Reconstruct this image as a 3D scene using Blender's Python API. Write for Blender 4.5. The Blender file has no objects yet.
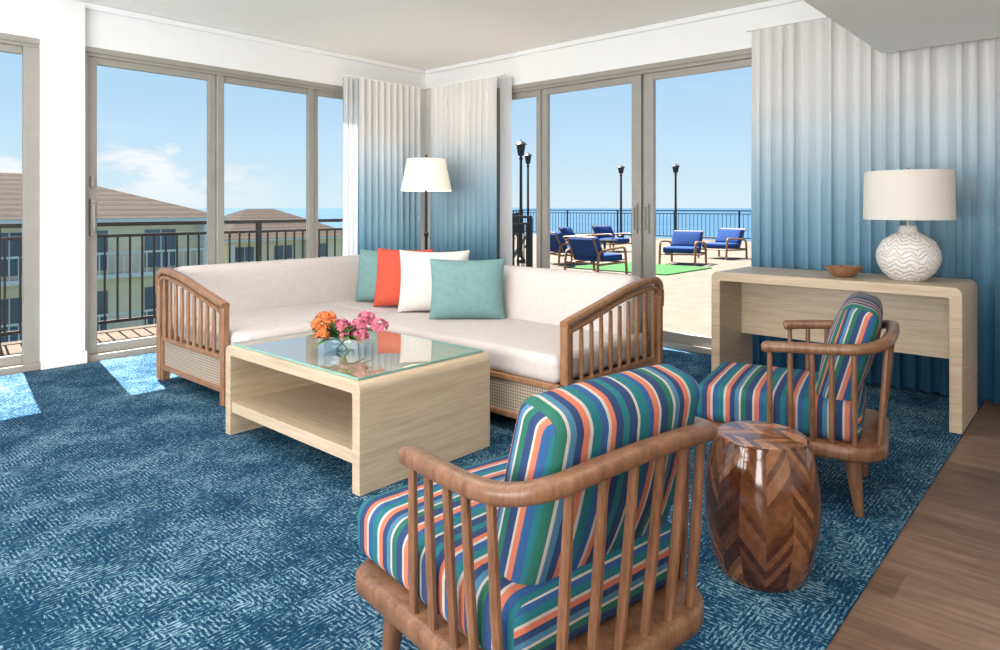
import bpy, bmesh, math, random
from math import pi, sin, cos, radians, atan2, sqrt
from mathutils import Vector, Matrix, Euler
random.seed(7)
S = bpy.context.scene
S.view_settings.view_transform = 'Standard'
S.view_settings.look = 'None'

# ------------------------------------------------------------------ materials
def newmat(name):
    m = bpy.data.materials.new(name); m.use_nodes = True
    nt = m.node_tree; nt.nodes.clear()
    out = nt.nodes.new('ShaderNodeOutputMaterial')
    return m, nt, out
def N(nt, t, **k):
    n = nt.nodes.new(t)
    for a, v in k.items(): setattr(n, a, v)
    return n
def L(nt, a, b): nt.links.new(a, b)
def math_(nt, op, a, b=None, c=None):
    n = nt.nodes.new('ShaderNodeMath'); n.operation = op
    for i, v in enumerate((a, b, c)):
        if v is None: continue
        if isinstance(v, (int, float)): n.inputs[i].default_value = v
        else: nt.links.new(v, n.inputs[i])
    return n.outputs[0]
def ramp(nt, fac, stops, interp='LINEAR'):
    n = nt.nodes.new('ShaderNodeValToRGB'); cr = n.color_ramp; cr.interpolation = interp
    while len(cr.elements) < len(stops): cr.elements.new(0.5)
    for e, (p, c) in zip(cr.elements, stops):
        e.position = p; e.color = (*c, 1)
    nt.links.new(fac, n.inputs[0]); return n.outputs[0]
def coords(nt, scale=(1,1,1), rot=(0,0,0)):
    tc = N(nt, 'ShaderNodeTexCoord'); mp = N(nt, 'ShaderNodeMapping')
    mp.inputs['Scale'].default_value = scale; mp.inputs['Rotation'].default_value = rot
    L(nt, tc.outputs['Object'], mp.inputs[0]); return mp.outputs[0]
def noise(nt, vec, scale=5, detail=3, rough=.5, out='Fac'):
    n = N(nt, 'ShaderNodeTexNoise'); n.inputs['Scale'].default_value = scale
    n.inputs['Detail'].default_value = detail; n.inputs['Roughness'].default_value = rough
    L(nt, vec, n.inputs['Vector']); return n.outputs[out]
def princ(nt, out, col=None, rough=.5, metal=0, spec=.5, bump=None, bs=.3, bd=.01, **kw):
    p = N(nt, 'ShaderNodeBsdfPrincipled')
    if col is not None:
        if isinstance(col, tuple): p.inputs['Base Color'].default_value = (*col, 1)
        else: L(nt, col, p.inputs['Base Color'])
    p.inputs['Roughness'].default_value = rough; p.inputs['Metallic'].default_value = metal
    p.inputs['Specular IOR Level'].default_value = spec
    for k, v in kw.items(): p.inputs[k].default_value = v
    if bump is not None:
        b = N(nt, 'ShaderNodeBump'); b.inputs['Strength'].default_value = bs; b.inputs['Distance'].default_value = bd
        L(nt, bump, b.inputs['Height']); L(nt, b.outputs[0], p.inputs['Normal'])
    L(nt, p.outputs[0], out.inputs[0]); return p
def plain(name, c, rough=.5, var=.06, scale=8, metal=0, spec=.4, bs=.0, nscale=None, bd=.004, **kw):
    m, nt, out = newmat(name); v = coords(nt)
    f = noise(nt, v, scale, 4)
    a = tuple(max(0, x*(1-var)) for x in c); b = tuple(min(1, x*(1+var)) for x in c)
    col = ramp(nt, f, [(.3, a), (.7, b)])
    bp = noise(nt, v, nscale or 200, 2) if bs else None
    princ(nt, out, col, rough, metal, spec, bp, bs, bd, **kw)
    return m
def wood(name, c1, c2, stretch=(2, 2, 25), rough=.4, scale=1.5, spec=.4):
    m, nt, out = newmat(name); v = coords(nt, stretch)
    f = noise(nt, v, scale, 6, .6)
    f2 = noise(nt, v, scale*4, 3, .6)
    ff = math_(nt, 'ADD', math_(nt, 'MULTIPLY', f, .7), math_(nt, 'MULTIPLY', f2, .3))
    col = ramp(nt, ff, [(.35, c1), (.65, c2)])
    princ(nt, out, col, rough, 0, spec, f2, .08, .003)
    return m
def fabric(name, c, var=.08, rough=.9, ws=260):
    m, nt, out = newmat(name); v = coords(nt)
    f = noise(nt, v, 30, 4)
    a = tuple(x*(1-var) for x in c); b = tuple(min(1, x*(1+var)) for x in c)
    col = ramp(nt, f, [(.3, a), (.7, b)])
    w = noise(nt, v, ws, 2)
    princ(nt, out, col, rough, 0, .2, w, .25, .003)
    return m

M = {}
M['wall'] = plain('wall_paint', (.87,.865,.85), .7, .01)
M['ceil'] = plain('ceiling_paint', (.92,.90,.86), .8, .01)
M['trim'] = plain('trim_paint', (.88,.875,.86), .5, .01)
M['frame'] = plain('taupe_aluminium', (.35,.325,.285), .42, .04, metal=.15)
M['oak'] = wood('washed_oak', (.43,.325,.22), (.56,.445,.32), (16, 1.0, 16), .42, 2)
M['oakh'] = wood('washed_oak_end', (.41,.31,.205), (.54,.425,.305), (1.0, 1.0, 18), .42, 2)
M['teak'] = wood('chair_wood', (.105,.045,.022), (.215,.104,.054), (9, 9, 1.5), .34, 3)
M['teaks'] = wood('sofa_wood', (.21,.095,.045), (.34,.18,.095), (9, 9, 1.5), .36, 3)
M['linen'] = fabric('sofa_linen', (.55,.495,.47), .04)
M['teal'] = fabric('aqua_fabric', (.16,.28,.275), .08)
M['coral'] = fabric('coral_fabric', (.54,.085,.052), .08)
M['white'] = fabric('white_fabric', (.63,.605,.565), .05)
M['black'] = plain('black_metal', (.012,.012,.014), .45, .1)
M['bronze'] = plain('bronze_rail', (.016,.013,.012), .5, .1)
M['blue'] = fabric('outdoor_blue_fabric', (.015,.048,.17), .1)
M['orangewood'] = wood('outdoor_teak', (.19,.085,.035), (.27,.135,.06), (9,9,2), .5, 3)
M['pinkf'] = plain('pink_petals', (.56,.15,.22), .6, .5, 60)
M['orangef'] = plain('orange_petals', (.62,.17,.05), .6, .5, 60)
M['leaf'] = plain('leaf_green', (.06,.20,.03), .5, .35, 30)
M['grass'] = plain('turf_green', (.020,.095,.016), .9, .3, 40)
M['conc'] = plain('terrace_concrete', (.115,.092,.068), .85, .16, 3)
M['stucco'] = plain('stucco_beige', (.88,.68,.46), .9, .06, 1)
M['darkwin'] = plain('building_window_dark', (.14,.155,.17), .35, .3, .4)
M['whiteout'] = plain('white_paint_exterior', (.70,.65,.58), .8, .05)
M['land'] = plain('garden_ground', (.04,.06,.02), .95, .5, .2)

def m_deck():
    m, nt, out = newmat('balcony_deck_boards'); v = coords(nt)
    sx = N(nt, 'ShaderNodeSeparateXYZ'); L(nt, v, sx.inputs[0])
    p = math_(nt, 'DIVIDE', sx.outputs[1], .13)
    wn = N(nt, 'ShaderNodeTexWhiteNoise', noise_dimensions='1D'); L(nt, math_(nt, 'FLOOR', p), wn.inputs['W'])
    mp = N(nt, 'ShaderNodeMapping'); mp.inputs['Scale'].default_value = (1.5, 20, 1); L(nt, v, mp.inputs[0])
    f = math_(nt, 'ADD', math_(nt, 'MULTIPLY', noise(nt, mp.outputs[0], 2, 5), .7), math_(nt, 'MULTIPLY', wn.outputs[0], .3))
    col = ramp(nt, f, [(.3, (.070,.048,.031)), (.7, (.12,.085,.058))])
    mx = N(nt, 'ShaderNodeMix', data_type='RGBA'); L(nt, math_(nt, 'LESS_THAN', math_(nt, 'FRACT', p), .07), mx.inputs[0]); L(nt, col, mx.inputs[6]); mx.inputs[7].default_value = (.02,.015,.01,1)
    princ(nt, out, mx.outputs[2], .8, 0, .2); return m
M['conc2'] = m_deck()

def m_carpet():
    m, nt, out = newmat('blue_carpet')
    v = coords(nt)
    w = []
    for d, st in (('X', (125, 42, 1)), ('Y', (42, 125, 1))):
        wv = N(nt, 'ShaderNodeTexWave', wave_type='BANDS', bands_direction=d)
        wv.inputs['Scale'].default_value = 21; wv.inputs['Distortion'].default_value = .4
        wv.inputs['Detail'].default_value = 2; wv.inputs['Detail Scale'].default_value = 3
        L(nt, v, wv.inputs[0])
        mp = N(nt, 'ShaderNodeMapping'); mp.inputs['Scale'].default_value = st; L(nt, v, mp.inputs[0])
        nn = noise(nt, mp.outputs[0], 1.0, 3, .75)
        a = math_(nt, 'MULTIPLY', wv.outputs['Fac'], .17)
        w.append(math_(nt, 'ADD', a, math_(nt, 'MULTIPLY_ADD', nn, 1.5, -.225)))
    mask = math_(nt, 'GREATER_THAN', noise(nt, v, 7.5, 3, .75), .5)
    mx = N(nt, 'ShaderNodeMix'); L(nt, mask, mx.inputs[0]); L(nt, w[0], mx.inputs[2]); L(nt, w[1], mx.inputs[3])
    big = noise(nt, v, 3.2, 7, .75)
    f = math_(nt, 'ADD', mx.outputs[0], math_(nt, 'MULTIPLY', math_(nt, 'SUBTRACT', big, .5), .75))
    f = math_(nt, 'SUBTRACT', f, .135)
    col = ramp(nt, f, [(.30, (.002,.024,.060)), (.47, (.003,.044,.096)), (.545, (.018,.085,.145)), (.61, (.115,.215,.275)), (.70, (.21,.32,.375))])
    fine = noise(nt, v, 260, 2)
    princ(nt, out, col, .9, 0, .15, fine, .5, .004)
    return m
M['carpet'] = m_carpet()

def m_floor():
    m, nt, out = newmat('wood_plank_floor')
    v = coords(nt)
    sx = N(nt, 'ShaderNodeSeparateXYZ'); L(nt, v, sx.inputs[0])
    px = math_(nt, 'DIVIDE', sx.outputs[0], .18)
    pid = math_(nt, 'FLOOR', px)
    fr = math_(nt, 'FRACT', px)
    wn = N(nt, 'ShaderNodeTexWhiteNoise', noise_dimensions='1D'); L(nt, pid, wn.inputs['W'])
    off = math_(nt, 'ADD', math_(nt, 'DIVIDE', sx.outputs[1], 1.2), math_(nt, 'MULTIPLY', wn.outputs[0], 7))
    pid2 = math_(nt, 'FLOOR', off)
    wn2 = N(nt, 'ShaderNodeTexWhiteNoise', noise_dimensions='1D')
    L(nt, math_(nt, 'ADD', math_(nt, 'MULTIPLY', pid, 3.17), math_(nt, 'MULTIPLY', pid2, 9.7)), wn2.inputs['W'])
    mp = N(nt, 'ShaderNodeMapping'); mp.inputs['Scale'].default_value = (22, 2.2, 1); L(nt, v, mp.inputs[0])
    g = noise(nt, mp.outputs[0], 1.6, 6, .65)
    f = math_(nt, 'ADD', math_(nt, 'MULTIPLY', g, .8), math_(nt, 'MULTIPLY', wn2.outputs[0], .18))
    col = ramp(nt, f, [(.3, (.10,.056,.036)), (.5, (.175,.105,.071)), (.7, (.26,.168,.118))])
    seam = math_(nt, 'LESS_THAN', fr, .014)
    mx = N(nt, 'ShaderNodeMix', data_type='RGBA'); L(nt, seam, mx.inputs[0]); L(nt, col, mx.inputs[6]); mx.inputs[7].default_value = (.08,.05,.033,1)
    princ(nt, out, mx.outputs[2], .42, 0, .4, g, .1, .002)
    return m
M['floor'] = m_floor()

def m_curtain():
    m, nt, out = newmat('ombre_curtain')
    v = coords(nt); sx = N(nt, 'ShaderNodeSeparateXYZ'); L(nt, v, sx.inputs[0])
    nn = noise(nt, v, 3, 2)
    z = math_(nt, 'ADD', sx.outputs[2], math_(nt, 'MULTIPLY', math_(nt, 'SUBTRACT', nn, .5), .12))
    f = math_(nt, 'DIVIDE', z, 2.6)
    col = ramp(nt, f, [(.0, (.020,.09,.165)), (.18, (.055,.17,.28)), (.31, (.17,.34,.46)), (.43, (.31,.48,.59)), (.55, (.47,.61,.70)), (.66, (.66,.725,.76)), (.76, (.77,.765,.75)), (1, (.79,.775,.75))])
    d = N(nt, 'ShaderNodeBsdfPrincipled'); L(nt, col, d.inputs['Base Color']); d.inputs['Roughness'].default_value = .85
    d.inputs['Specular IOR Level'].default_value = .15
    t = N(nt, 'ShaderNodeBsdfTranslucent'); L(nt, col, t.inputs[0])
    ms = N(nt, 'ShaderNodeMixShader'); ms.inputs[0].default_value = .18
    L(nt, d.outputs[0], ms.inputs[1]); L(nt, t.outputs[0], ms.inputs[2]); L(nt, ms.outputs[0], out.inputs[0])
    return m
M['curtain'] = m_curtain()
def m_translucent(name, c, tf=.5, transp=0):
    m, nt, out = newmat(name); v = coords(nt)
    col = ramp(nt, noise(nt, v, 120, 2), [(.3, tuple(x*.96 for x in c)), (.7, c)])
    d = N(nt, 'ShaderNodeBsdfDiffuse'); L(nt, col, d.inputs[0])
    t = N(nt, 'ShaderNodeBsdfTranslucent'); L(nt, col, t.inputs[0])
    ms = N(nt, 'ShaderNodeMixShader'); ms.inputs[0].default_value = tf
    L(nt, d.outputs[0], ms.inputs[1]); L(nt, t.outputs[0], ms.inputs[2])
    o = ms.outputs[0]
    if transp:
        tr = N(nt, 'ShaderNodeBsdfTransparent'); m2 = N(nt, 'ShaderNodeMixShader'); m2.inputs[0].default_value = transp
        L(nt, o, m2.inputs[1]); L(nt, tr.outputs[0], m2.inputs[2]); o = m2.outputs[0]
    L(nt, o, out.inputs[0]); return m
M['sheer'] = m_translucent('white_sheer', (.72,.72,.72), .16, .10)
M['shade'] = m_translucent('linen_lampshade', (.88,.84,.77), .35)
def m_shade_lit():
    m, nt, out = newmat('lit_lampshade'); v = coords(nt)
    col = ramp(nt, noise(nt, v, 120, 2), [(.3, (.86,.79,.68)), (.7, (.92,.86,.76))])
    princ(nt, out, col, .8, 0, .1)
    p = [n for n in nt.nodes if n.type == 'BSDF_PRINCIPLED'][0]
    p.inputs['Emission Color'].default_value = (1,.82,.58,1); p.inputs['Emission Strength'].default_value = .36
    return m
M['shadelit'] = m_shade_lit()
def m_glass(name, tint=(1,1,1), refl=1.0, ior=1.45, rough=0.0):
    m, nt, out = newmat(name)
    t = N(nt, 'ShaderNodeBsdfTransparent'); t.inputs[0].default_value = (*tint, 1)
    g = N(nt, 'ShaderNodeBsdfGlossy'); g.inputs['Roughness'].default_value = rough
    fr = N(nt, 'ShaderNodeFresnel'); fr.inputs[0].default_value = ior
    geo = N(nt, 'ShaderNodeNewGeometry')
    f = math_(nt, 'MULTIPLY', fr.outputs[0], refl)
    f = math_(nt, 'MULTIPLY', f, math_(nt, 'SUBTRACT', 1.0, geo.outputs['Backfacing']))
    f = math_(nt, 'MINIMUM', f, .9)
    ms = N(nt, 'ShaderNodeMixShader'); L(nt, f, ms.inputs[0])
    L(nt, t.outputs[0], ms.inputs[1]); L(nt, g.outputs[0], ms.inputs[2]); L(nt, ms.outputs[0], out.inputs[0])
    return m
M['pane'] = m_glass('window_glass', (.98,.985,.985), .15)
M['tglass'] = m_glass('table_glass', (.98,.99,.98), 2.0)
M['vase'] = m_glass('vase_glass', (.90,.95,.95), 1.0)
M['gedge'] = plain('glass_edge', (.20,.38,.33), .1, .1)

NV=(.020,.042,.105); CR=(.38,.35,.31); TL=(.013,.115,.135); OR=(.42,.125,.072); GR=(.018,.105,.075); LB=(.05,.14,.22); RB=(.022,.07,.18)
STR = [NV,CR,TL,RB,OR,CR,NV,GR,CR,LB,NV,OR,CR,TL,RB,CR,OR,NV,TL]
WD =  [.9,.3,1.1,.6,.65,.28,.9,.7,.3,.6,.7,.6,.32,.9,.7,.32,.5,.8,.7]
def m_stripes(name, axis, other, period=.30, off=0.0):
    m, nt, out = newmat(name)
    tc = N(nt, 'ShaderNodeTexCoord'); sx = N(nt, 'ShaderNodeSeparateXYZ'); L(nt, tc.outputs['Object'], sx.inputs[0])
    sn = N(nt, 'ShaderNodeSeparateXYZ'); L(nt, tc.outputs['Normal'], sn.inputs[0])
    side = math_(nt, 'GREATER_THAN', math_(nt, 'ABSOLUTE', sn.outputs[axis]), .72)
    extra = math_(nt, 'MULTIPLY', math_(nt, 'MULTIPLY', sx.outputs[other], 1.3), side)
    f = math_(nt, 'FRACT', math_(nt, 'ADD', math_(nt, 'DIVIDE', math_(nt, 'ADD', sx.outputs[axis], extra), period), 10+off))
    tot = sum(WD); p = 0; st = []
    for c, w_ in zip(STR, WD): st.append((p/tot, c)); p += w_
    col = ramp(nt, f, st, 'CONSTANT')
    w = noise(nt, tc.outputs['Object'], 300, 2)
    princ(nt, out, col, .85, 0, .2, w, .25, .003); return m
M['stripy'] = m_stripes('striped_fabric_seat', 1, 2, .33)
M['stripx'] = m_stripes('striped_fabric_back', 0, 1, .33, .12)

def m_weave():
    m, nt, out = newmat('woven_cane'); v = coords(nt, (1,1,1))
    sx = N(nt, 'ShaderNodeSeparateXYZ'); L(nt, v, sx.inputs[0])
    s = math_(nt, 'ADD', sx.outputs[0], sx.outputs[1])
    a = math_(nt, 'SINE', math_(nt, 'MULTIPLY', math_(nt, 'ADD', s, sx.outputs[2]), 190))
    b = math_(nt, 'SINE', math_(nt, 'MULTIPLY', math_(nt, 'SUBTRACT', s, sx.outputs[2]), 190))
    c = math_(nt, 'MULTIPLY', a, b)
    f = math_(nt, 'MULTIPLY_ADD', c, .5, .5)
    col = ramp(nt, f, [(.1, (.19,.14,.10)), (.5, (.37,.30,.23)), (.9, (.48,.40,.32))])
    princ(nt, out, col, .7, 0, .3, f, .6, .004); return m
M['weave'] = m_weave()

def chev(nt, v, cols, vs, k):
    sx = N(nt, 'ShaderNodeSeparateXYZ'); L(nt, v, sx.inputs[0])
    th = math_(nt, 'ARCTAN2', sx.outputs[1], sx.outputs[0])
    u = math_(nt, 'MULTIPLY', math_(nt, 'ADD', math_(nt, 'DIVIDE', th, 2*pi), 1.0), cols)
    tri = math_(nt, 'MULTIPLY', math_(nt, 'ABSOLUTE', math_(nt, 'SUBTRACT', math_(nt, 'FRACT', u), .5)), 2)
    vv = math_(nt, 'ADD', math_(nt, 'MULTIPLY', sx.outputs[2], vs), math_(nt, 'MULTIPLY', tri, k))
    return u, vv, sx
def m_barrel(top=False):
    m, nt, out = newmat('chevron_parquetry' + ('_top' if top else '')); v = coords(nt)
    if top:
        sx = N(nt, 'ShaderNodeSeparateXYZ'); L(nt, v, sx.inputs[0])
        u = math_(nt, 'ADD', math_(nt, 'DIVIDE', sx.outputs[0], .15), 10.0)
        tri = math_(nt, 'MULTIPLY', math_(nt, 'ABSOLUTE', math_(nt, 'SUBTRACT', math_(nt, 'FRACT', u), .5)), 2)
        vv = math_(nt, 'ADD', math_(nt, 'MULTIPLY', sx.outputs[1], 32), math_(nt, 'MULTIPLY', tri, 2.4))
    else: u, vv, sx = chev(nt, v, 7, 34, 3.4)
    seed = math_(nt, 'ADD', math_(nt, 'MULTIPLY', math_(nt, 'FLOOR', vv), 1.37), math_(nt, 'MULTIPLY', math_(nt, 'FLOOR', math_(nt, 'MULTIPLY', u, 2)), 17.3))
    wn = N(nt, 'ShaderNodeTexWhiteNoise', noise_dimensions='1D'); L(nt, seed, wn.inputs['W'])
    g = noise(nt, v, 45, 4)
    f = math_(nt, 'ADD', math_(nt, 'MULTIPLY', wn.outputs[0], .55), math_(nt, 'MULTIPLY', g, .45))
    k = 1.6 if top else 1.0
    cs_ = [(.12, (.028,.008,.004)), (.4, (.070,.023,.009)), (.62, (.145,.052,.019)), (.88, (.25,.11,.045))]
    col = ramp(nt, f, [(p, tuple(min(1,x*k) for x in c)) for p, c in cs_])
    princ(nt, out, col, .10, 0, .7); return m
M['barrel'] = m_barrel(); M['barreltop'] = m_barrel(True)
def m_ceramic():
    m, nt, out = newmat('carved_ceramic'); v = coords(nt)
    th_w = noise(nt, v, 16, 2)
    u, vv, sx = chev(nt, v, 12, 38, .9)
    vv = math_(nt, 'ADD', vv, math_(nt, 'MULTIPLY', th_w, 2.6))
    fr = math_(nt, 'FRACT', vv)
    ln = math_(nt, 'ABSOLUTE', math_(nt, 'SUBTRACT', fr, .5))
    col = ramp(nt, ln, [(.0, (.74,.715,.68)), (.24, (.74,.715,.68)), (.42, (.60,.565,.52)), (.5, (.57,.53,.485))])
    h = ramp(nt, ln, [(.15, (1,1,1)), (.45, (0,0,0))])
    princ(nt, out, col, .5, 0, .35, h, .7, .006); return m
M['ceramic'] = m_ceramic()
def m_roof():
    m, nt, out = newmat('roof_shingles'); v = coords(nt)
    sx = N(nt, 'ShaderNodeSeparateXYZ'); L(nt, v, sx.inputs[0])
    rows = math_(nt, 'FRACT', math_(nt, 'MULTIPLY', sx.outputs[2], 4))
    n1 = noise(nt, v, 3.5, 4, .7)
    f = math_(nt, 'ADD', math_(nt, 'MULTIPLY', n1, .6), math_(nt, 'MULTIPLY', rows, .4))
    col = ramp(nt, f, [(.3, (.026,.018,.014)), (.7, (.060,.044,.034))])
    princ(nt, out, col, .9, 0, .1); return m
M['roof'] = m_roof()
def m_sea():
    m, nt, out = newmat('sea_water'); v = coords(nt)
    col = ramp(nt, noise(nt, v, .01, 4), [(.3, (.020,.060,.105)), (.7, (.028,.078,.13))])
    princ(nt, out, col, .7, 0, .1, noise(nt, v, .3, 4), .3, .5); return m
M['sea'] = m_sea()

# ------------------------------------------------------------------ mesh builder
class MB:
    def __init__(s): s.v = []; s.f = []
    def add(s, vs, fs, T=None):
        o = len(s.v)
        s.v += [tuple(T @ Vector(p)) if T else tuple(p) for p in vs]
        s.f += [tuple(i+o for i in f) for f in fs]
    def box(s, a, b, T=None):
        x0,y0,z0 = a; x1,y1,z1 = b
        vs = [(x0,y0,z0),(x1,y0,z0),(x1,y1,z0),(x0,y1,z0),(x0,y0,z1),(x1,y0,z1),(x1,y1,z1),(x0,y1,z1)]
        s.add(vs, [(3,2,1,0),(4,5,6,7),(0,1,5,4),(1,2,6,5),(2,3,7,6),(3,0,4,7)], T); return s
    def tube(s, pts, radii, n=10, up=(0,0,1), sq=2.0, T=None, closed=False):
        pts = [Vector(p) for p in pts]; up = Vector(up); vs = []; fs = []; m = len(pts)
        for i, p in enumerate(pts):
            if closed: t = pts[(i+1)%m]-pts[i-1]
            else: t = pts[min(i+1, m-1)]-pts[max(i-1, 0)]
            t.normalize(); u = up
            if abs(t.dot(u)) > .95: u = Vector((0,1,0)) if abs(t.y) < .9 else Vector((1,0,0))
            a = t.cross(u).normalized(); b = a.cross(t).normalized()
            r = radii[i] if isinstance(radii, list) else radii
            ra, rb = r if isinstance(r, tuple) else (r, r)
            for k in range(n):
                th = 2*pi*(k+.5)/n; c, d = cos(th), sin(th)
                e = 2.0/sq
                ca = math.copysign(abs(c)**e, c); sa = math.copysign(abs(d)**e, d)
                vs.append(p+a*(ra*ca)+b*(rb*sa))
        rings = m if closed else m-1
        for i in range(rings):
            j = (i+1) % m
            for k in range(n):
                k2 = (k+1) % n
                fs.append((i*n+k, i*n+k2, j*n+k2, j*n+k))
        if not closed:
            fs.append(tuple(range(n-1, -1, -1))); fs.append(tuple((m-1)*n+k for k in range(n)))
        s.add(vs, fs, T); return s
    def lathe(s, prof, n=40, c=(0,0,0), cap=True, T=None):
        vs = []; fs = []
        for r, z in prof:
            for k in range(n):
                th = 2*pi*k/n; vs.append((c[0]+r*cos(th), c[1]+r*sin(th), c[2]+z))
        for i in range(len(prof)-1):
            for k in range(n):
                k2 = (k+1) % n; fs.append((i*n+k, i*n+k2, (i+1)*n+k2, (i+1)*n+k))
        if cap:
            fs.append(tuple(range(n-1, -1, -1))); fs.append(tuple((len(prof)-1)*n+k for k in range(n)))
        s.add(vs, fs, T); return s
    def soft(s, size, r, crown=(0,0,0), T=None, mid=6):
        w, d, h = [x/2 for x in size]; seg = 4; n = seg*2+mid
        def par(a):
            rr = min(r, a*.98); out = []
            for i in range(n+1):
                if i <= seg: out.append(-a+rr*i/seg)
                elif i >= n-seg: out.append(a-rr*(n-i)/seg)
                else: out.append(-a+rr+(2*a-2*rr)*(i-seg)/mid)
            return out
        X, Y, Z = par(w), par(d), par(h); idx = {}; vs = []; fs = []
        def V_(i, j, k):
            if (i,j,k) in idx: return idx[(i,j,k)]
            p = Vector((X[i], Y[j], Z[k])); q = Vector()
            for c, a in enumerate((w,d,h)):
                rr = min(r, a*.98); q[c] = max(-a+rr, min(a-rr, p[c]))
            dv = p-q
            R = Vector([min(r, a*.98) for a in (w,d,h)])
            e = Vector([dv[c]/R[c] for c in range(3)])
            if e.length > 0:
                mxe = max(abs(e[0]), abs(e[1]), abs(e[2]))
                e = e.normalized()*mxe
                p = q+Vector([e[c]*R[c] for c in range(3)])
            u, v, t = p.x/w, p.y/d, p.z/h
            p.z += crown[2]*(1-u*u)*(1-v*v)*t
            p.y += crown[1]*(1-u*u)*(1-t*t)*v
            p.x += crown[0]*(1-v*v)*(1-t*t)*u
            idx[(i,j,k)] = len(vs); vs.append(p); return idx[(i,j,k)]
        for a in range(n):
            for b in range(n):
                fs.append((V_(a,b,0), V_(a,b+1,0), V_(a+1,b+1,0), V_(a+1,b,0)))
                fs.append((V_(a,b,n), V_(a+1,b,n), V_(a+1,b+1,n), V_(a,b+1,n)))
                fs.append((V_(a,0,b), V_(a+1,0,b), V_(a+1,0,b+1), V_(a,0,b+1)))
                fs.append((V_(a,n,b), V_(a,n,b+1), V_(a+1,n,b+1), V_(a+1,n,b)))
                fs.append((V_(0,a,b), V_(0,a,b+1), V_(0,a+1,b+1), V_(0,a+1,b)))
                fs.append((V_(n,a,b), V_(n,a+1,b), V_(n,a+1,b+1), V_(n,a,b+1)))
        s.add(vs, fs, T); return s
    def pillow(s, w, h, t, T=None, n=18):
        vs = []; fs = []
        for side in (-1, 1):
            o = len(vs)
            for i in range(n+1):
                for j in range(n+1):
                    u = sin((i/n*2-1)*pi/2); v = sin((j/n*2-1)*pi/2)
                    x = w/2*u*(1-.07*(1-v*v)); z = h/2*v*(1-.07*(1-u*u))
                    y = side*t/2*max(0, (1-u**4)*(1-v**4))**.6
                    vs.append((x, y, z))
            for i in range(n):
                for j in range(n):
                    q = (o+i*(n+1)+j, o+(i+1)*(n+1)+j, o+(i+1)*(n+1)+j+1, o+i*(n+1)+j+1)
                    fs.append(q if side < 0 else q[::-1])
        s.add(vs, fs, T); return s
    def obj(s, name, mat, parent=None, smooth=True, bevel=0, ang=40, weld=True):
        me = bpy.data.meshes.new(name); me.from_pydata(s.v, [], s.f); me.update()
        bm = bmesh.new(); bm.from_mesh(me)
        if weld: bmesh.ops.remove_doubles(bm, verts=bm.verts, dist=1e-5)
        bmesh.ops.recalc_face_normals(bm, faces=bm.faces)
        bm.to_mesh(me); bm.free()
        o = bpy.data.objects.new(name, me); S.collection.objects.link(o)
        me.materials.append(mat)
        if smooth:
            me.polygons.foreach_set('use_smooth', [True]*len(me.polygons))
            try: me.set_sharp_from_angle(angle=radians(ang))
            except Exception: pass
        if bevel:
            b = o.modifiers.new('bevel', 'BEVEL'); b.width = bevel; b.segments = 3; b.limit_method = 'ANGLE'
        if parent: o.parent = parent
        return o
def empty(name, loc=(0,0,0), yaw=0):
    e = bpy.data.objects.new(name, None); S.collection.objects.link(e)
    e.location = loc; e.rotation_euler = (0,0,yaw); e.empty_display_size = .1; return e
def TR(loc, rot=(0,0,0)): return Matrix.Translation(Vector(loc)) @ Euler(rot).to_matrix().to_4x4()
def smoothpath(p, k=6, closed=False):
    p = [Vector(q) for q in p]; out = []; n = len(p)
    for i in range(n if closed else n-1):
        if closed: a,b,c,d = p[i-1], p[i], p[(i+1)%n], p[(i+2)%n]
        else: a,b,c,d = p[max(i-1,0)], p[i], p[i+1], p[min(i+2,n-1)]
        for j in range(k):
            t = j/k
            out.append(.5*((2*b)+(c-a)*t+(2*a-5*b+4*c-d)*t*t+(3*b-a-3*c+d)*t**3))
    if not closed: out.append(p[-1])
    return out

# ------------------------------------------------------------------ room shell
WX, WY, CZ = 5.24, 5.88, 2.78
MB().box((-3,-3,-.15), (WX+.15,WY+.12,0)).obj('floor', M['floor'], smooth=False)
MB().box((-2.98,.57,0.0005), (WX-.035,WY-.065,.007)).obj('carpet', M['carpet'], smooth=False)
MB().box((-3,-3,CZ), (WX+.15,WY+.15,CZ+.15)).obj('ceiling', M['ceil'], smooth=False)
MB().box((-3,-3,2.20), (4.93,1.10,CZ-.001)).obj('ceiling_soffit', M['ceil'], smooth=False)
w = MB()
w.box((-3,WY,2.43), (WX+.12,WY+.12,CZ)); w.box((-3,WY,0), (-.6,WY+.12,2.43)); w.box((1.44,WY-.06,0), (1.72,WY+.12,2.43))
w.box((4.9,WY,0), (WX+.12,WY+.12,2.43)); w.box((1.44,WY-.06,2.43),(1.72,WY,2.74))
w.obj('wall_left', M['wall'], smooth=False)
w = MB()
w.box((WX,-3,2.43), (WX+.12,WY,CZ)); w.box((WX,4.80,0), (WX+.12,WY,2.43)); w.box((WX,-3,0), (WX+.12,1.9,2.43))
w.obj('wall_back', M['wall'], smooth=False)
w = MB(); w.box((-3.12,-3,0), (-3,-1.5,CZ)); w.box((-3.12,4.5,0), (-3,WY,CZ)); w.box((-3.12,-1.5,2.5), (-3,4.5,CZ)); 
w.obj('wall_rear', M['wall'], smooth=False)
MB().box((-3,-3.12,0), (WX+.12,-3,CZ)).obj('wall_right', M['wall'], smooth=False)
t = MB(); t.box((-3,WY-.03,CZ-.05), (WX,WY-.001,CZ-.001)); t.obj('trim_1', M['trim'], smooth=False, bevel=.01)
t = MB(); t.box((WX-.03,1.1,CZ-.05), (WX-.001,WY-.03,CZ-.001)); t.obj('trim_2', M['trim'], smooth=False, bevel=.01)
MB().box((1.43,WY-.075,.008), (1.73,WY-.061,.10)).obj('baseboard_left', M['trim'], smooth=False)

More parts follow.
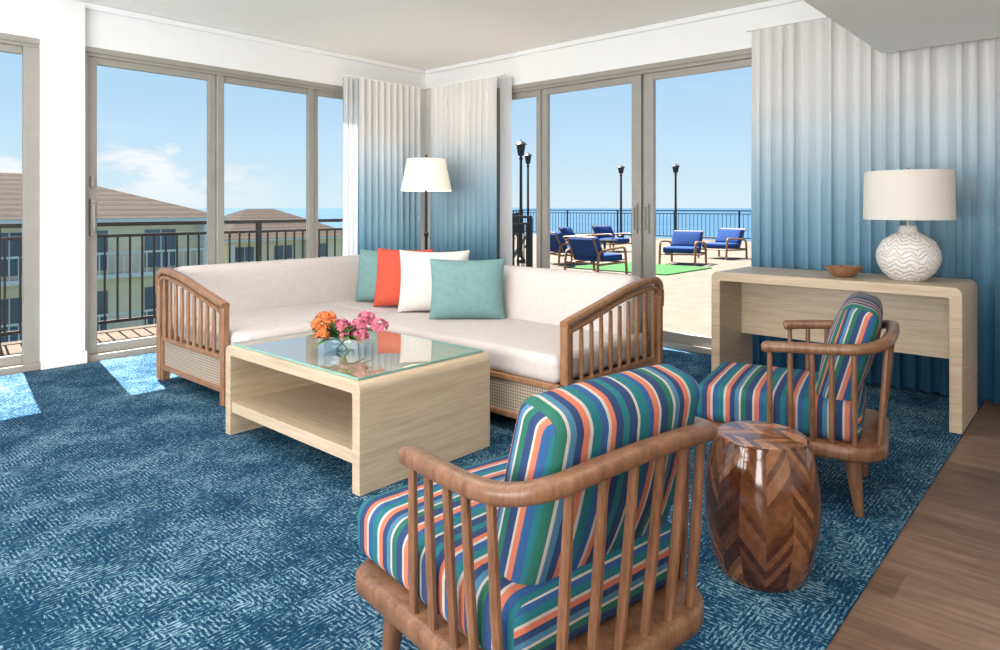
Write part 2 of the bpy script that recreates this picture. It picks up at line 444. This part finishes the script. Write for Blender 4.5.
# windows (left wall)
def window_y(name, xs, x0, x1, ztop=2.43):
    e = empty(name)
    f = MB()
    f.box((x0,WY+.01,ztop-.055), (x1,WY+.10,ztop)); f.box((x0,WY-.03,.001), (x1,WY+.10,.05))
    f.box((x0,WY-.006,ztop-.03), (x1,WY+.01,ztop+.015))
    for a, b, yy in xs: f.box((a,WY+yy,.05), (b,WY+yy+.05,ztop-.055))
    for i in range(len(xs)-1):
        a, b = xs[i][1], xs[i+1][0]
        if b-a > .15:
            f.box((a,WY+.03,.05), (b,WY+.07,.12)); f.box((a,WY+.03,ztop-.11), (b,WY+.07,ztop-.055))
    f.obj('frame', M['frame'], e, smooth=False, bevel=.004)
    g = MB(); g.box((x0+.03,WY+.045,.10), (x1-.03,WY+.050,ztop-.08)); g.obj('glass', M['pane'], e, smooth=False)
    return e
window_y('window_1', [(-.6,-.5,.02),(.38,.48,.02),(1.34,1.44,.0)], -.6, 1.44)
e = window_y('window_2', [(1.72,1.76,.0),(1.765,1.83,.03),(2.72,2.78,.03),(2.785,2.85,.01),(3.71,3.77,.01),(3.775,3.83,.03),(4.8,4.9,.02)], 1.72, 4.9)
h = MB(); h.tube([(1.79,WY-.015,1.0),(1.79,WY-.035,1.02),(1.79,WY-.035,1.22),(1.79,WY-.015,1.24)], .008, 8); h.box((1.78,WY-.005,1.36),(1.80,WY+.03,1.44)); h.box((1.775,WY-.015,.98),(1.805,WY+.03,1.26))
h.obj('handle', M['frame'], e)
def door_x():
    e = empty('door_1'); f = MB(); zt = 2.43
    f.box((WX+.01,1.9,zt-.06), (WX+.10,4.8,zt)); f.box((WX-.03,1.9,.001), (WX+.14,4.8,.045)); f.box((WX-.006,1.9,zt-.03), (WX+.01,4.8,zt+.015))
    ys = [(1.9,2.0),(2.95,3.045),(3.065,3.16),(4.12,4.19),(4.195,4.25),(4.70,4.80)]
    for i, (a, b) in enumerate(ys): f.box((WX+.02+.01*(i%2),a,.045), (WX+.08,b,zt-.06))
    for (a, b) in ((2.0,2.95),(3.16,4.12),(4.25,4.70)):
        f.box((WX+.03,a,.045), (WX+.07,b,.13)); f.box((WX+.03,a,zt-.12), (WX+.07,b,zt-.06))
    f.obj('frame', M['frame'], e, smooth=False, bevel=.004)
    MB().box((WX+.045,1.93,.10), (WX+.050,4.77,zt-.08)).obj('glass', M['pane'], e, smooth=False)
    h = MB()
    for y in (3.0,3.11):
        h.tube([(WX+.0,y,1.0),(WX-.03,y,1.02),(WX-.03,y,1.18),(WX+.0,y,1.20)], .008, 8); h.box((WX-.004,y-.018,.97),(WX+.03,y+.018,1.23))
    h.obj('handle', M['frame'], e)
door_x()

# curtains
def curtain(name, p0, p1, pleats, amp, z0, z1, mat, seed=0, phase=0):
    rnd = random.Random(seed); p0 = Vector(p0); p1 = Vector(p1); d = (p1-p0); Ln = d.length; d.normalize(); nrm = Vector((-d.y, d.x))
    nu = pleats*14; nz = 18; vs = []; fs = []
    ph = [rnd.uniform(-.5,.5) for _ in range(pleats+2)]; ph2 = [rnd.uniform(-1,1) for _ in range(pleats+2)]
    for j in range(nz+1):
        t = j/nz; z = z0+(z1-z0)*t
        for i in range(nu+1):
            u = i/nu*pleats; k = int(u); fr = u-k; sf_ = fr*fr*(3-2*fr)
            pp = ph[k]*(1-sf_)+ph[k+1]*sf_; p2 = ph2[k]*(1-sf_)+ph2[k+1]*sf_
            a = amp*(.95-.35*t)*(1+.7*pp)
            wob = .9*p2*(1-t)*sin(t*2.2+2*p2)
            s = sin(2*pi*u+phase+pp*1.6+wob)
            off = a*math.copysign(abs(s)**.8, s)+.22*a*sin(4*pi*u+1+pp*5+wob)
            sx = Ln/pleats*(.13*sin(4*pi*u+pp*3)*(1-t*.4))
            q = p0+d*(Ln*i/nu+sx)+nrm*off
            vs.append((q.x,q.y,z))
    for j in range(nz):
        for i in range(nu): a = j*(nu+1)+i; fs.append((a,a+1,a+nu+2,a+nu+1))
    m = MB(); m.add(vs, fs); return m.obj(name, mat, weld=False, ang=180)
curtain('curtain', (4.16,5.70), (5.00,5.70), 10, .036, .02, 2.52, M['curtain'], 1)
curtain('curtain', (5.06,5.60), (5.06,4.60), 12, .036, .02, 2.52, M['curtain'], 2)
curtain('curtain', (5.03,1.98), (5.03,.15), 22, .040, .02, 2.52, M['curtain'], 3)
curtain('sheer_curtain', (4.04,5.79), (4.90,5.79), 14, .02, .02, 2.52, M['sheer'], 4)
curtain('sheer_curtain', (5.165,4.66), (5.165,4.50), 4, .02, .02, 2.52, M['sheer'], 5)
tr = MB(); tr.box((3.98,5.69,2.521), (5.10,5.72,2.535)); tr.box((5.05,4.50,2.521), (5.08,5.69,2.535)); tr.box((5.015,.1,2.521), (5.045,2.03,2.535))
for x in (4.2,4.6,4.95): tr.box((x,5.72,2.523),(x+.02,5.879,2.533))
for y in (5.4,5.0,4.65): tr.box((5.08,y,2.523),(5.239,y+.02,2.533))
for y in (.3,.9,1.5,1.9): tr.box((5.045,y,2.523),(5.239,y+.02,2.533))
tr.obj('curtain_track', M['trim'], smooth=False)

# ------------------------------------------------------------------ sofa
sf = empty('sectional_sofa')
x0,x1,y0,y1 = 1.90,3.70,2.02,4.89; xi, yi = 2.70, 3.89
def Lbox(mb, z0, z1, ins=0):
    mb.box((x0+ins,yi+ins,z0), (x1-ins,y1-ins,z1)); mb.box((xi+ins,y0+ins,z0), (x1-ins,yi+ins,z1))
b = MB(); Lbox(b, .11, .285, .012); b.obj('woven_base', M['weave'], sf, smooth=False, weld=False)
b = MB()
P = [(x0,yi),(xi,yi),(xi,y0),(x1,y0),(x1,y1),(x0,y1)]
for z, hh in ((.085,.03),(.28,.03)):
    for i in range(6):
        (ax,ay),(bx,by) = P[i], P[(i+1)%6]
        b.box((min(ax,bx)-.008,min(ay,by)-.008,z), (max(ax,bx)+.022 if ax==bx else max(ax,bx)+.008, max(ay,by)+.022 if ay==by else max(ay,by)+.008, z+hh))
for (ax,ay) in [(x0+.02,yi+.02),(xi+.02,y0+.02),(x1-.04,y0+.02),(x1-.04,y1-.04),(x0+.02,y1-.04),(xi+.02,yi+.02)]:
    b.box((ax-.025,ay-.025,.008), (ax+.03,ay+.03,.30))
b.obj('base_frame', M['teaks'], sf, smooth=False, bevel=.006, weld=False)
b = MB(); b.box((x0+.02,y1-.035,.285), (x1-.01,y1-.01,.70)); b.box((x1-.035,y0+.02,.285), (x1-.01,y1-.035,.70)); b.obj('back_panel', M['weave'], sf, smooth=False)
b = MB()
b.soft((1.10,.93,.145), .045, (.0,.0,.012), TR((2.48,4.22,.375)))
b.obj('seat_cushion_1', M['linen'], sf)
b = MB(); b.soft((.92,1.84,.145), .045, (0,0,.012), TR((3.16,2.97,.375)), mid=10); b.obj('seat_cushion_2', M['linen'], sf)
b = MB(); b.soft((.70,.93,.145), .045, (0,0,.008), TR((3.35,4.37,.372))); b.obj('seat_cushion_3', M['linen'], sf)
b = MB(); b.soft((1.72,.20,.46), .06, (0,.02,0), TR((2.80,4.735,.56), (radians(-9),0,0)), mid=10); b.obj('back_cushion_1', M['linen'], sf)
b = MB(); b.soft((.20,2.66,.46), .06, (.02,0,0), TR((3.545,3.42,.56), (0,radians(9),0)), mid=10); b.obj('back_cushion_2', M['linen'], sf)
def arm(name, f, n):
    b = MB()
    rail = [(-.02,.60),(-.02,.70),(.02,.755),(.12,.765),(.35,.74),(.7,.67),(.93,.625),(1.0,.61)]
    pts = smoothpath([f(s,z) for s, z in rail], 5)
    b.tube(pts, (.026,.022), 10, sq=2.6)
    rail2 = [(-.02,.52),(.0,.66),(.04,.71),(.14,.72),(.4,.688),(.7,.625),(1.0,.565)]
    pts = smoothpath([f(s,z) for s, z in rail2], 5)
    b.tube(pts, (.020,.014), 10, sq=2.6)
    b.tube([f(.985,.02),f(.985,.3),f(.985,.60)], (.024,.024), 8, sq=4)
    b.tube([f(-.0,.02),f(-.0,.66)], (.024,.024), 8, sq=4)
    for i in range(n):
        s = .07+(.87)*i/(n-1); zt = .71-.11*max(0,(s-.1))/.9*1.35
        b.tube([f(s,.29),f(s,.40),f(s,zt)], [.011,.014,.011], 8)
    b.obj(name, M['teaks'], sf)
arm('arm_1', lambda s,z: (x0+.0, y1-.03-(y1-yi-.05)*s, z), 10)
arm('arm_2', lambda s,z: (x1-.03-(x1-xi-.05)*s, y0+.0, z), 10)

def pillow(name, mat, c, f, w=.48, h=.45, t=.17, lean=.16):
    yaw = atan2(f[1], f[0])+pi/2
    m = MB(); m.pillow(w, h, t)
    o = m.obj(name, mat, ang=180)
    o.matrix_world = Matrix.Translation(Vector(c)) @ Euler((0,0,yaw)).to_matrix().to_4x4() @ Euler((-lean,0,0)).to_matrix().to_4x4()
    return o
pillow('throw_pillow', M['teal'], (3.205,3.18,.650), (-.74,-.67), .51, .415)
pillow('throw_pillow', M['white'], (3.26,3.57,.672), (-.78,-.62), .51, .445)
pillow('throw_pillow', M['coral'], (3.27,3.92,.670), (-.90,-.42), .46, .445, .15)
pillow('throw_pillow', M['teal'], (3.31,4.24,.660), (-.95,-.30), .44, .42, .15)

# ------------------------------------------------------------------ waterfall tables
def waterfall(mb, L0, L1, H, t, r, d0, d1, fn, z0=0.008):
    n = 8; outer = [(L0,z0)]; inner = [(L0+t,z0)]; ri = .012
    for i in range(n+1):
        a = pi-(pi/2)*i/n; outer.append((L0+r+r*cos(a), H-r+r*sin(a))); inner.append((L0+t+ri+ri*cos(a), H-t-ri+ri*sin(a)))
    for i in range(n+1):
        a = pi/2-(pi/2)*i/n; outer.append((L1-r+r*cos(a), H-r+r*sin(a))); inner.append((L1-t-ri+ri*cos(a), H-t-ri+ri*sin(a)))
    outer.append((L1,z0)); inner.append((L1-t,z0))
    m = len(outer); vs = []
    for d in (d0,d1):
        for p in outer: vs.append(fn(p[0],d,p[1]))
        for p in inner: vs.append(fn(p[0],d,p[1]))
    fs = []
    for i in range(m-1):
        fs.append((i,i+1,m+i+1,m+i)); o = 2*m; fs.append((o+i,o+m+i,o+m+i+1,o+i+1))
        fs.append((i,o+i,o+i+1,i+1)); fs.append((m+i,m+i+1,o+m+i+1,o+m+i))
    fs.append((0,m,3*m,2*m)); fs.append((m-1,3*m-1,4*m-1,2*m-1))
    mb.add(vs, fs)
ct = empty('coffee_table')
b = MB(); waterfall(b, 2.29, 3.46, .475, .052, .04, 1.68, 2.47, lambda l,d,z:(d,l,z)); b.obj('waterfall_body', M['oakh'], ct, ang=30, bevel=.003)
MB().box((1.69,2.342,.125), (2.40,3.408,.180)).obj('shelf', M['oak'], ct, smooth=False, bevel=.003)
MB().box((2.40,2.342,.05), (2.44,3.408,.423)).obj('back_panel', M['oak'], ct, smooth=False)
MB().box((1.705,2.33,.4765), (2.45,3.42,.486)).obj('glass_top', M['tglass'], ct, smooth=False)
g = MB()
for a,bb in (((1.70,2.325,.4765),(1.705,3.425,.486)),((2.45,2.325,.4765),(2.455,3.425,.486)),((1.705,2.325,.4765),(2.45,2.33,.486)),((1.705,3.42,.4765),(2.45,3.425,.486))): g.box(a,bb)
g.obj('glass_edge', M['gedge'], ct, smooth=False)
cs = empty('console_table')
b = MB(); waterfall(b, .57, 1.95, .775, .058, .04, 4.25, 4.80, lambda l,d,z:(d,l,z)); b.obj('waterfall_body', M['oakh'], cs, ang=30, bevel=.003)
MB().box((4.60,.629,.33), (4.64,1.891,.716)).obj('modesty_panel', M['oak'], cs, smooth=False)

# flowers
fl = empty('flower_arrangement', (1.97,2.83,.487))
v = MB(); v.lathe([(.055,0),(.085,.006),(.092,.03),(.088,.065),(.083,.067),(.086,.03),(.08,.012),(.0,.01)], 32); v.obj('glass_bowl', M['vase'], fl)
def blossom(mb, c, R, n, rnd):
    for _ in range(n):
        th = rnd.uniform(0, 2*pi); ph = math.acos(rnd.uniform(-.5,1)); d = Vector((sin(ph)*cos(th), sin(ph)*sin(th), cos(ph)*.8))
        p = Vector(c)+d*R*rnd.uniform(.75,1.05)
        q = d.to_track_quat('Z','Y').to_matrix().to_4x4()
        for k in range(5):
            a = 2*pi*k/5+th; T = Matrix.Translation(p) @ q @ Matrix.Rotation(a,4,'Z')
            l = .015; mb.add([(0,0,0),(l*.6,-l*.42,.004),(l*1.15,0,.008),(l*.6,l*.42,.004)], [(0,1,2,3)], T)
rnd = random.Random(3)
m1 = MB()
for c, r in (((-.085,.06,.13),.04),((-.03,.11,.15),.035),((-.10,.02,.09),.03),((-.05,.04,.165),.03)): blossom(m1, c, r, 40, rnd)
m1.obj('orange_blooms', M['orangef'], fl, smooth=False, weld=False)
m2 = MB()
for c, r in (((.06,-.06,.12),.045),((.12,-.04,.15),.038),((.01,-.04,.085),.04),((.03,-.11,.08),.035),((.13,-.13,.12),.04),((.0,.0,.125),.03)): blossom(m2, c, r, 42, rnd)
m2.obj('pink_blooms', M['pinkf'], fl, smooth=False, weld=False)
m3 = MB()
for k in range(38):
    a = rnd.uniform(0,2*pi); l = rnd.uniform(.12,.20); T = TR((0,0,.06)) @ Euler((rnd.uniform(-.2,.6),0,a)).to_matrix().to_4x4()
    m3.add([(0,0,0),(-.022,l*.5,.03),(0,l*.5,.022),(.022,l*.5,.03),(0,l,.02)], [(0,2,1),(0,3,2),(1,2,4),(2,3,4)], T)
for c in ((-.075,.03,.13),(-.04,.10,.13),(.06,-.06,.11),(.10,-.02,.14),(.03,-.10,.08)): m3.tube([(c[0]*-.3,c[1]*-.3,.012),(c[0]*.4,c[1]*.4,.07),c], .003, 5)
m3.obj('foliage', M['leaf'], fl, smooth=False, weld=False)

# ------------------------------------------------------------------ lounge chairs
def lounge_chair(loc, yaw):
    e = empty('spindle_armchair', (*loc, .0075), yaw)
    b = MB()
    pl = []
    w_, yb, yf, r = .312, -.375, .335, .13
    for cx, cy, a0 in ((w_-r,yf-r*.6,0),(-w_+r,yf-r*.6,90),(-w_+r,yb+r,180),(w_-r,yb+r,270)):
        for i in range(7):
            a = radians(a0+15*i); ry = r*.6 if a0 < 180 else r
            pl.append((cx+r*cos(a), cy+ry*sin(a)))
    n = len(pl); z = [(.225,.97),(.235,1.0),(.272,1.0),(.282,.97)]
    vs = []; fs = []
    for zz, sc in z:
        for x, y in pl: vs.append((x*sc, y*sc, zz))
    for i in range(3):
        for k in range(n): k2 = (k+1)%n; fs.append((i*n+k,i*n+k2,(i+1)*n+k2,(i+1)*n+k))
    fs.append(tuple(range(n-1,-1,-1))); fs.append(tuple(3*n+k for k in range(n)))
    b.add(vs, fs); b.obj('seat_frame', M['teak'], e, ang=50)
    half = [(-.288,.065,.628),(-.300,-.005,.636),(-.312,-.12,.644),(-.316,-.22,.650),(-.302,-.305,.660),(-.245,-.362,.676),(-.13,-.385,.692),(0,-.39,.697)]
    full = half+[(-x,y,zz) for x,y,zz in half[-2::-1]]
    pts = smoothpath(full, 6); m = len(pts); rad = []
    for i in range(m):
        t = abs(i/(m-1)*2-1)
        f = max(0,(t-.9)/.1); rad.append((.023+.005*f, .019+.003*t))
    rad[0] = rad[-1] = (.018,.014); rad[1] = rad[-2] = (.027,.021)
    b = MB(); b.tube(pts, rad, 14, sq=2.8); b.obj('arm_rail', M['teak'], e, ang=60)
    b = MB()
    def railz(x, y):
        return min(pts, key=lambda p: (p.x-x)**2+(p.y-y)**2)
    for sgn in (-1,1):
        for y in (.035,-.04,-.115,-.195,-.27):
            p = railz(sgn*.31, y); bx = sgn*.290
            b.tube([(bx,p.y,.27),(bx*.5+p.x*.5,p.y,.42),(p.x,p.y,p.z-.01)], [.010,.0115,.010], 8, up=(0,1,0))
    for x in (-.21,-.126,-.042,.042,.126,.21):
        p = railz(x*1.02, -.39); by = -.345
        b.tube([(x,by,.27),(x*1.01,(by+p.y)/2,.45),(p.x,p.y,p.z-.01)], [.0105,.0125,.0105], 8, up=(0,1,0))
    b.obj('spindles', M['teak'], e)
    b = MB()
    for sx in (-1,1):
        for yy, sp in ((.23,.02),(-.25,-.03)):
            b.tube([(sx*.215,yy,.23),(sx*.22,yy+sp*.4,.14),(sx*.23,yy+sp,.0)], [(.032,.032),(.026,.026),(.016,.016)], 12, up=(0,1,0), sq=2.6)
    b.obj('legs', M['teak'], e)
    b = MB(); b.soft((.555,.645,.15), .045, (0,0,.018), TR((0,.035,.357))); b.obj('seat_cushion', M['stripy'], e)
    b = MB(); b.soft((.50,.13,.415), .040, (0,.03,.012)); o = b.obj('back_cushion', M['stripx'], e)
    o.location = (.027,-.235,.603); o.rotation_euler = (radians(16),0,0)
lounge_chair((1.283,1.085), -radians(8))
lounge_chair((3.04,1.035), radians(11.5))

# barrel side table
bt = empty('barrel_side_table', (2.22,.846,.008))
b = MB(); pr = [(.0,.0),(.125,.0),(.132,.004)]
for i in range(21):
    t = i/20; pr.append((.134+(.174-.134)*sin(pi*t)**.8+.010*t, .006+.43*t))
pr += [(.143,.444),(.138,.447)]
b.lathe(pr, 56, cap=False); b.obj('body', M['barrel'], bt, ang=50)
b = MB(); b.lathe([(.138,.4465),(.136,.449),(0,.449)], 56, cap=False); b.obj('top', M['barreltop'], bt)

# ------------------------------------------------------------------ table lamp
tl = empty('table_lamp', (4.50,.865,.775))
b = MB(); b.lathe([(0,0),(.08,0),(.093,.01),(.135,.05),(.158,.095),(.166,.135),(.160,.175),(.136,.225),(.088,.262),(.05,.282),(.045,.312),(.038,.318),(0,.318)], 48, cap=False); b.obj('ceramic_base', M['ceramic'], tl)
b = MB(); b.tube([(0,0,.31),(0,0,.42)], .01, 10); b.lathe([(.013,0),(.016,.01),(.008,.02),(0,.022)], 12, c=(0,0,.632)); b.tube([(-.22,0,.622),(.22,0,.622)], .003, 6); b.tube([(0,0,.40),(0,0,.64)], .004, 6); b.obj('stem', M['frame'], tl)
b = MB(); b.lathe([(.232,.352),(.227,.632),(.224,.632),(.229,.352)], 56, cap=False); b.obj('shade', M['shade'], tl)
b = MB(); b.lathe([(0,0),(.05,0),(.075,.02),(.105,.05),(.11,.062),(.102,.062),(.07,.028),(0,.012)], 32, cap=False)
for k in range(5):
    a = k*1.25; b.soft((.05,.05,.045), .022, T=TR((.045*cos(a),.045*sin(a),.045)), mid=2)
o = b.obj('decorative_bowl', M['teaks']); o.location = (4.46,1.20,.776)
# floor lamp
fp = empty('floor_lamp', (4.43,4.96,.008))
b = MB(); b.lathe([(0,0),(.15,0),(.15,.015),(.14,.022),(.02,.03),(.014,.05),(.014,.9),(.022,.91),(.022,.94),(.013,.95),(.013,1.42),(.02,1.44),(0,1.45)], 24, cap=False)
b.tube([(-.18,0,1.65),(.18,0,1.65)], .003, 6); b.tube([(0,0,1.42),(0,0,1.68)], .005, 6); b.lathe([(.0,0),(.016,.01),(.016,.02),(0,.035)], 12, c=(0,0,1.67)); b.obj('stand', M['black'], fp)
b = MB(); b.lathe([(.248,1.35),(.185,1.66),(.182,1.66),(.245,1.35)], 48, cap=False); b.obj('shade', M['shadelit'], fp)
l = bpy.data.lights.new('floor_lamp_bulb','POINT'); l.energy = 12; l.color = (1,.8,.6); l.shadow_soft_size = .05
lo = bpy.data.objects.new('bulb', l); S.collection.objects.link(lo); lo.parent = fp; lo.location = (0,0,1.5)

# ------------------------------------------------------------------ exterior
MB().box((-6,WY+.12,-.3), (8.95,7.45,-.03)).obj('balcony_floor', M['conc2'], smooth=False)
t = MB(); t.box((WX+.15,-8,-.3), (8.95,WY+.12,-.03))
pp = [(8.95,-8),(24.2,-8),(24.2,20.8),(8.95,8.75)]
t.add([(x,y,-.3) for x,y in pp]+[(x,y,-.03) for x,y in pp], [(3,2,1,0),(4,5,6,7),(0,1,5,4),(1,2,6,5),(2,3,7,6),(3,0,4,7)])
t.obj('terrace_floor', M['conc'], smooth=False, weld=False)
def railing(name, segs, H=1.05, gap=.115):
    m = MB()
    for a, c in segs:
        a = Vector(a); c = Vector(c); d = (c-a); Ln = d.length; d.normalize(); yaw = atan2(d.y, d.x); T = TR((a.x,a.y,-.03), (0,0,yaw))
        m.box((0,-.03,H-.01), (Ln,.03,H+.03), T); m.box((0,-.015,H-.12), (Ln,.015,H-.09), T); m.box((0,-.015,.08), (Ln,.015,.11), T)
        n = int(Ln/gap)
        for i in range(n+1): x = i*Ln/n; m.box((x-.008,-.008,.09), (x+.008,.008,H-.1), T)
        n = max(1, int(Ln/2.4))
        for i in range(n+1): x = i*Ln/n; m.box((x-.025,-.025,0), (x+.025,.025,H), T)
    m.obj(name, M['bronze'], smooth=False, weld=False)
railing('balcony_railing', [((-6,7.35),(8.95,7.35)), ((8.99,7.42),(9.05,8.62))])
railing('terrace_railing', [((9.15,8.72),(23.9,20.35))], 1.08, .16)
railing('terrace_railing', [((24,20.2),(24,-8))], 1.08, .16)
def lamp_post(loc, H, k=1.0):
    b = MB(); b.lathe([(0,0),(.10*k,0),(.10*k,.08),(.05*k,.12),(.038*k,.3),(.030*k,H-.42),(.05*k,H-.38),(.02,H-.35),(.06*k,H-.31),(0,H-.31)], 14, cap=False)
    b.lathe([(.07*k,H-.31),(.10*k,H-.09),(.14*k,H-.08),(.08*k,H-.02),(.015,H),(0,H+.05)], 8)
    o = b.obj('lamp_post', M['black']); o.location = (*loc, -.03)
lamp_post((11.35,9.60), 2.68); lamp_post((15.7,13.0), 2.85); lamp_post((23.5,14.6), 2.9, 1.3); lamp_post((23.5,12.2), 2.85, 1.3)
MB().box((11,5.9,-.029), (12.9,8.1,-.01)).obj('artificial_turf', M['grass'], smooth=False)
def out_chair(loc, yaw):
    e = empty('outdoor_lounge_chair', (*loc,-.03), yaw); e.scale = (1.0,1.0,.86)
    b = MB(); b.soft((.66,.62,.14), .04, (0,0,.01), TR((0,.03,.36))); b.soft((.66,.14,.44), .05, (0,.02,0), TR((0,-.33,.60), (radians(25),0,0))); b.obj('cushions', M['blue'], e)
    b = MB()
    for s in (-1,1):
        x = s*.38
        b.tube(smoothpath([(x,.38,0),(x,.36,.3),(x,.33,.52),(x,.26,.57),(x,0,.56),(x,-.35,.52),(x,-.44,.40),(x,-.46,0)], 5), .025, 8, up=(1,0,0))
        b.tube([(x,.36,.26),(x,-.45,.24)], .022, 8)
    for y in (.33,-.4): b.tube([(-.38,y,.27),(.38,y,.25)], .02, 8)
    b.tube([(-.3,-.28,.3),(-.3,-.5,.80)], .018, 8); b.tube([(.3,-.28,.3),(.3,-.5,.80)], .018, 8); b.tube([(-.33,-.5,.80),(.33,-.5,.80)], .02, 8)
    b.obj('frame', M['orangewood'], e)
out_chair((10.45,7.0), radians(-95)); out_chair((11.9,8.75), radians(-110)); out_chair((13.5,6.85), radians(100)); out_chair((15.6,6.9), radians(80)); out_chair((16,10.2), radians(170)); out_chair((14.6,10.3), radians(200))
b = MB(); b.lathe([(0,0),(.2,0),(.2,.02),(.03,.04),(.03,.4),(.3,.42),(.3,.45),(0,.45)], 24, cap=False); o = b.obj('outdoor_side_table', M['black']); o.location = (13.6,8.9,-.03)

def building(name, x0, x1, y0, y1, ez, rz, ins, zb):
    e = empty(name)
    b = MB(); b.box((x0,y0,zb), (x1,y1,ez)); b.obj('walls', M['stucco'], e, smooth=False)
    o_ = .7; a = [(x0-o_,y0-o_,ez),(x1+o_,y0-o_,ez),(x1+o_,y1+o_,ez),(x0-o_,y1+o_,ez)]
    ym = (y0+y1)/2; r_ = [(x0+ins,ym,rz),(x1-ins,ym,rz)]
    b = MB(); b.add(a+r_, [(0,1,5,4),(1,2,5),(2,3,4,5),(3,0,4),(3,2,1,0)]); b.obj('hip_roof', M['roof'], e, smooth=False)
    b = MB(); b.box((x0-o_,y0-o_,ez-.18), (x1+o_,y1+o_,ez-.01))
    wd = MB(); z = ez-.5
    while z-2.2 > zb:
        x = x0+.5
        while x+1.9 < x1:
            wd.box((x,y0-.05,z-2.0), (x+1.5,y0+.02,z-.1)); b.box((x+.73,y0-.08,z-2.0),(x+.78,y0-.05,z-.1)); x += 3.2
        b.box((x0,y0-.9,z-2.35), (x1,y0,z-2.15))
        x = x0
        while x < x1-.1: b.box((x,y0-.9,z-2.15), (x+.05,y0-.85,z-1.15)); x += .35
        b.box((x0,y0-.92,z-1.2), (x1,y0-.84,z-1.1))
        x = x0
        while x < x1: b.box((x-.1,y0-.88,z-2.2), (x+.1,y0,z+.2)); x += 6.4
        yy = y0+1
        while yy+1.5 < y1: wd.box((x1-.02,yy,z-1.5), (x1+.05,yy+1.2,z-.2)); yy += 3
        z -= 2.9
    b.obj('balconies', M['whiteout'], e, smooth=False, weld=False); wd.obj('windows', M['darkwin'], e, smooth=False, weld=False)
building('hotel_building', -16, 16.6, 36, 48, .66, 2.95, 6, -14)
building('hotel_building', 23.5, 34, 48, 58, -1.2, 1.05, 4, -14)
MB().box((-80,12,-14.3), (120,110,-14)).obj('garden_ground', M['land'], smooth=False)
MB().box((-6000,-3000,-16), (9000,9000,-15)).obj('sea', M['sea'], smooth=False)

# ------------------------------------------------------------------ world + lights
w = bpy.data.worlds.new('sky'); S.world = w; w.use_nodes = True; nt = w.node_tree; nt.nodes.clear()
out = nt.nodes.new('ShaderNodeOutputWorld'); bg = nt.nodes.new('ShaderNodeBackground')
tc = nt.nodes.new('ShaderNodeTexCoord'); sx = nt.nodes.new('ShaderNodeSeparateXYZ'); L(nt, tc.outputs['Generated'], sx.inputs[0])
z = sx.outputs[2]
sky = ramp(nt, math_(nt, 'ADD', z, 0.0), [(0, (.70,.85,.94)), (.05, (.62,.81,.94)), (.14, (.48,.72,.94)), (.3, (.35,.61,.92)), (1, (.24,.44,.80))])
mp = nt.nodes.new('ShaderNodeMapping'); mp.inputs['Scale'].default_value = (1,1,2.2); L(nt, tc.outputs['Generated'], mp.inputs[0])
cn = noise(nt, mp.outputs[0], 9, 8, .58)
hz = math_(nt, 'MULTIPLY', math_(nt, 'SUBTRACT', .055, z), 2.4)
cf = ramp(nt, math_(nt, 'ADD', cn, hz), [(.46, (0,0,0)), (.56, (1,1,1))])
zm = ramp(nt, z, [(.0, (.5,.5,.5)), (.04, (1,1,1)), (.085, (.9,.9,.9)), (.11, (0,0,0))])
ym = ramp(nt, sx.outputs[1], [(.86, (0,0,0)), (.92, (1,1,1))])
fac = math_(nt, 'MULTIPLY', math_(nt, 'MULTIPLY', cf, zm), ym)
mx = nt.nodes.new('ShaderNodeMix'); mx.data_type = 'RGBA'; L(nt, fac, mx.inputs[0]); L(nt, sky, mx.inputs[6]); mx.inputs[7].default_value = (.92,.95,.98,1)
L(nt, mx.outputs[2], bg.inputs[0]); bg.inputs[1].default_value = 1.05; L(nt, bg.outputs[0], out.inputs[0])

sl = bpy.data.lights.new('sun','SUN'); sl.energy = 28; sl.angle = radians(.5); sl.color = (1,.96,.90)
so = bpy.data.objects.new('sun', sl); S.collection.objects.link(so)
so.rotation_euler = Vector((-.08,-.50,-.86)).to_track_quat('-Z','Y').to_euler(); so.location = (3,15,20)
def area(name, loc, size, sizey, energy, d, col=(1,.96,.9)):
    a = bpy.data.lights.new(name,'AREA'); a.shape = 'RECTANGLE'; a.size = size; a.size_y = sizey; a.energy = energy; a.color = col
    o = bpy.data.objects.new(name, a); S.collection.objects.link(o); o.location = loc
    o.rotation_euler = Vector(d).to_track_quat('-Z','Y').to_euler(); return o
area('fill_overhead', (1.4,2.9,2.74), 2.6, 2.6, 70, (0,0,-1))  # added fill from above to brighten the interior, no fixture there
area('fill_overhead', (.8,0,2.18), 3.0, 1.6, 35, (0,0.0,-1))  # added fill below the soffit, out of view, not a real fitting
area('fill_rear', (-2.9,1.5,1.2), 5, 2.0, 420, (1,.18,.55), (1,.975,.95))  # added fill behind the camera, tilted up to lift ceiling and walls

# ------------------------------------------------------------------ camera
cam = bpy.data.cameras.new('camera'); co = bpy.data.objects.new('camera', cam); S.collection.objects.link(co)
co.location = (0,0,1.2); co.rotation_euler = (radians(90), 0, radians(-48)); cam.sensor_width = 36; cam.lens = 24.34; cam.shift_y = -.118; cam.clip_end = 20000; cam.clip_start = .05
S.camera = co
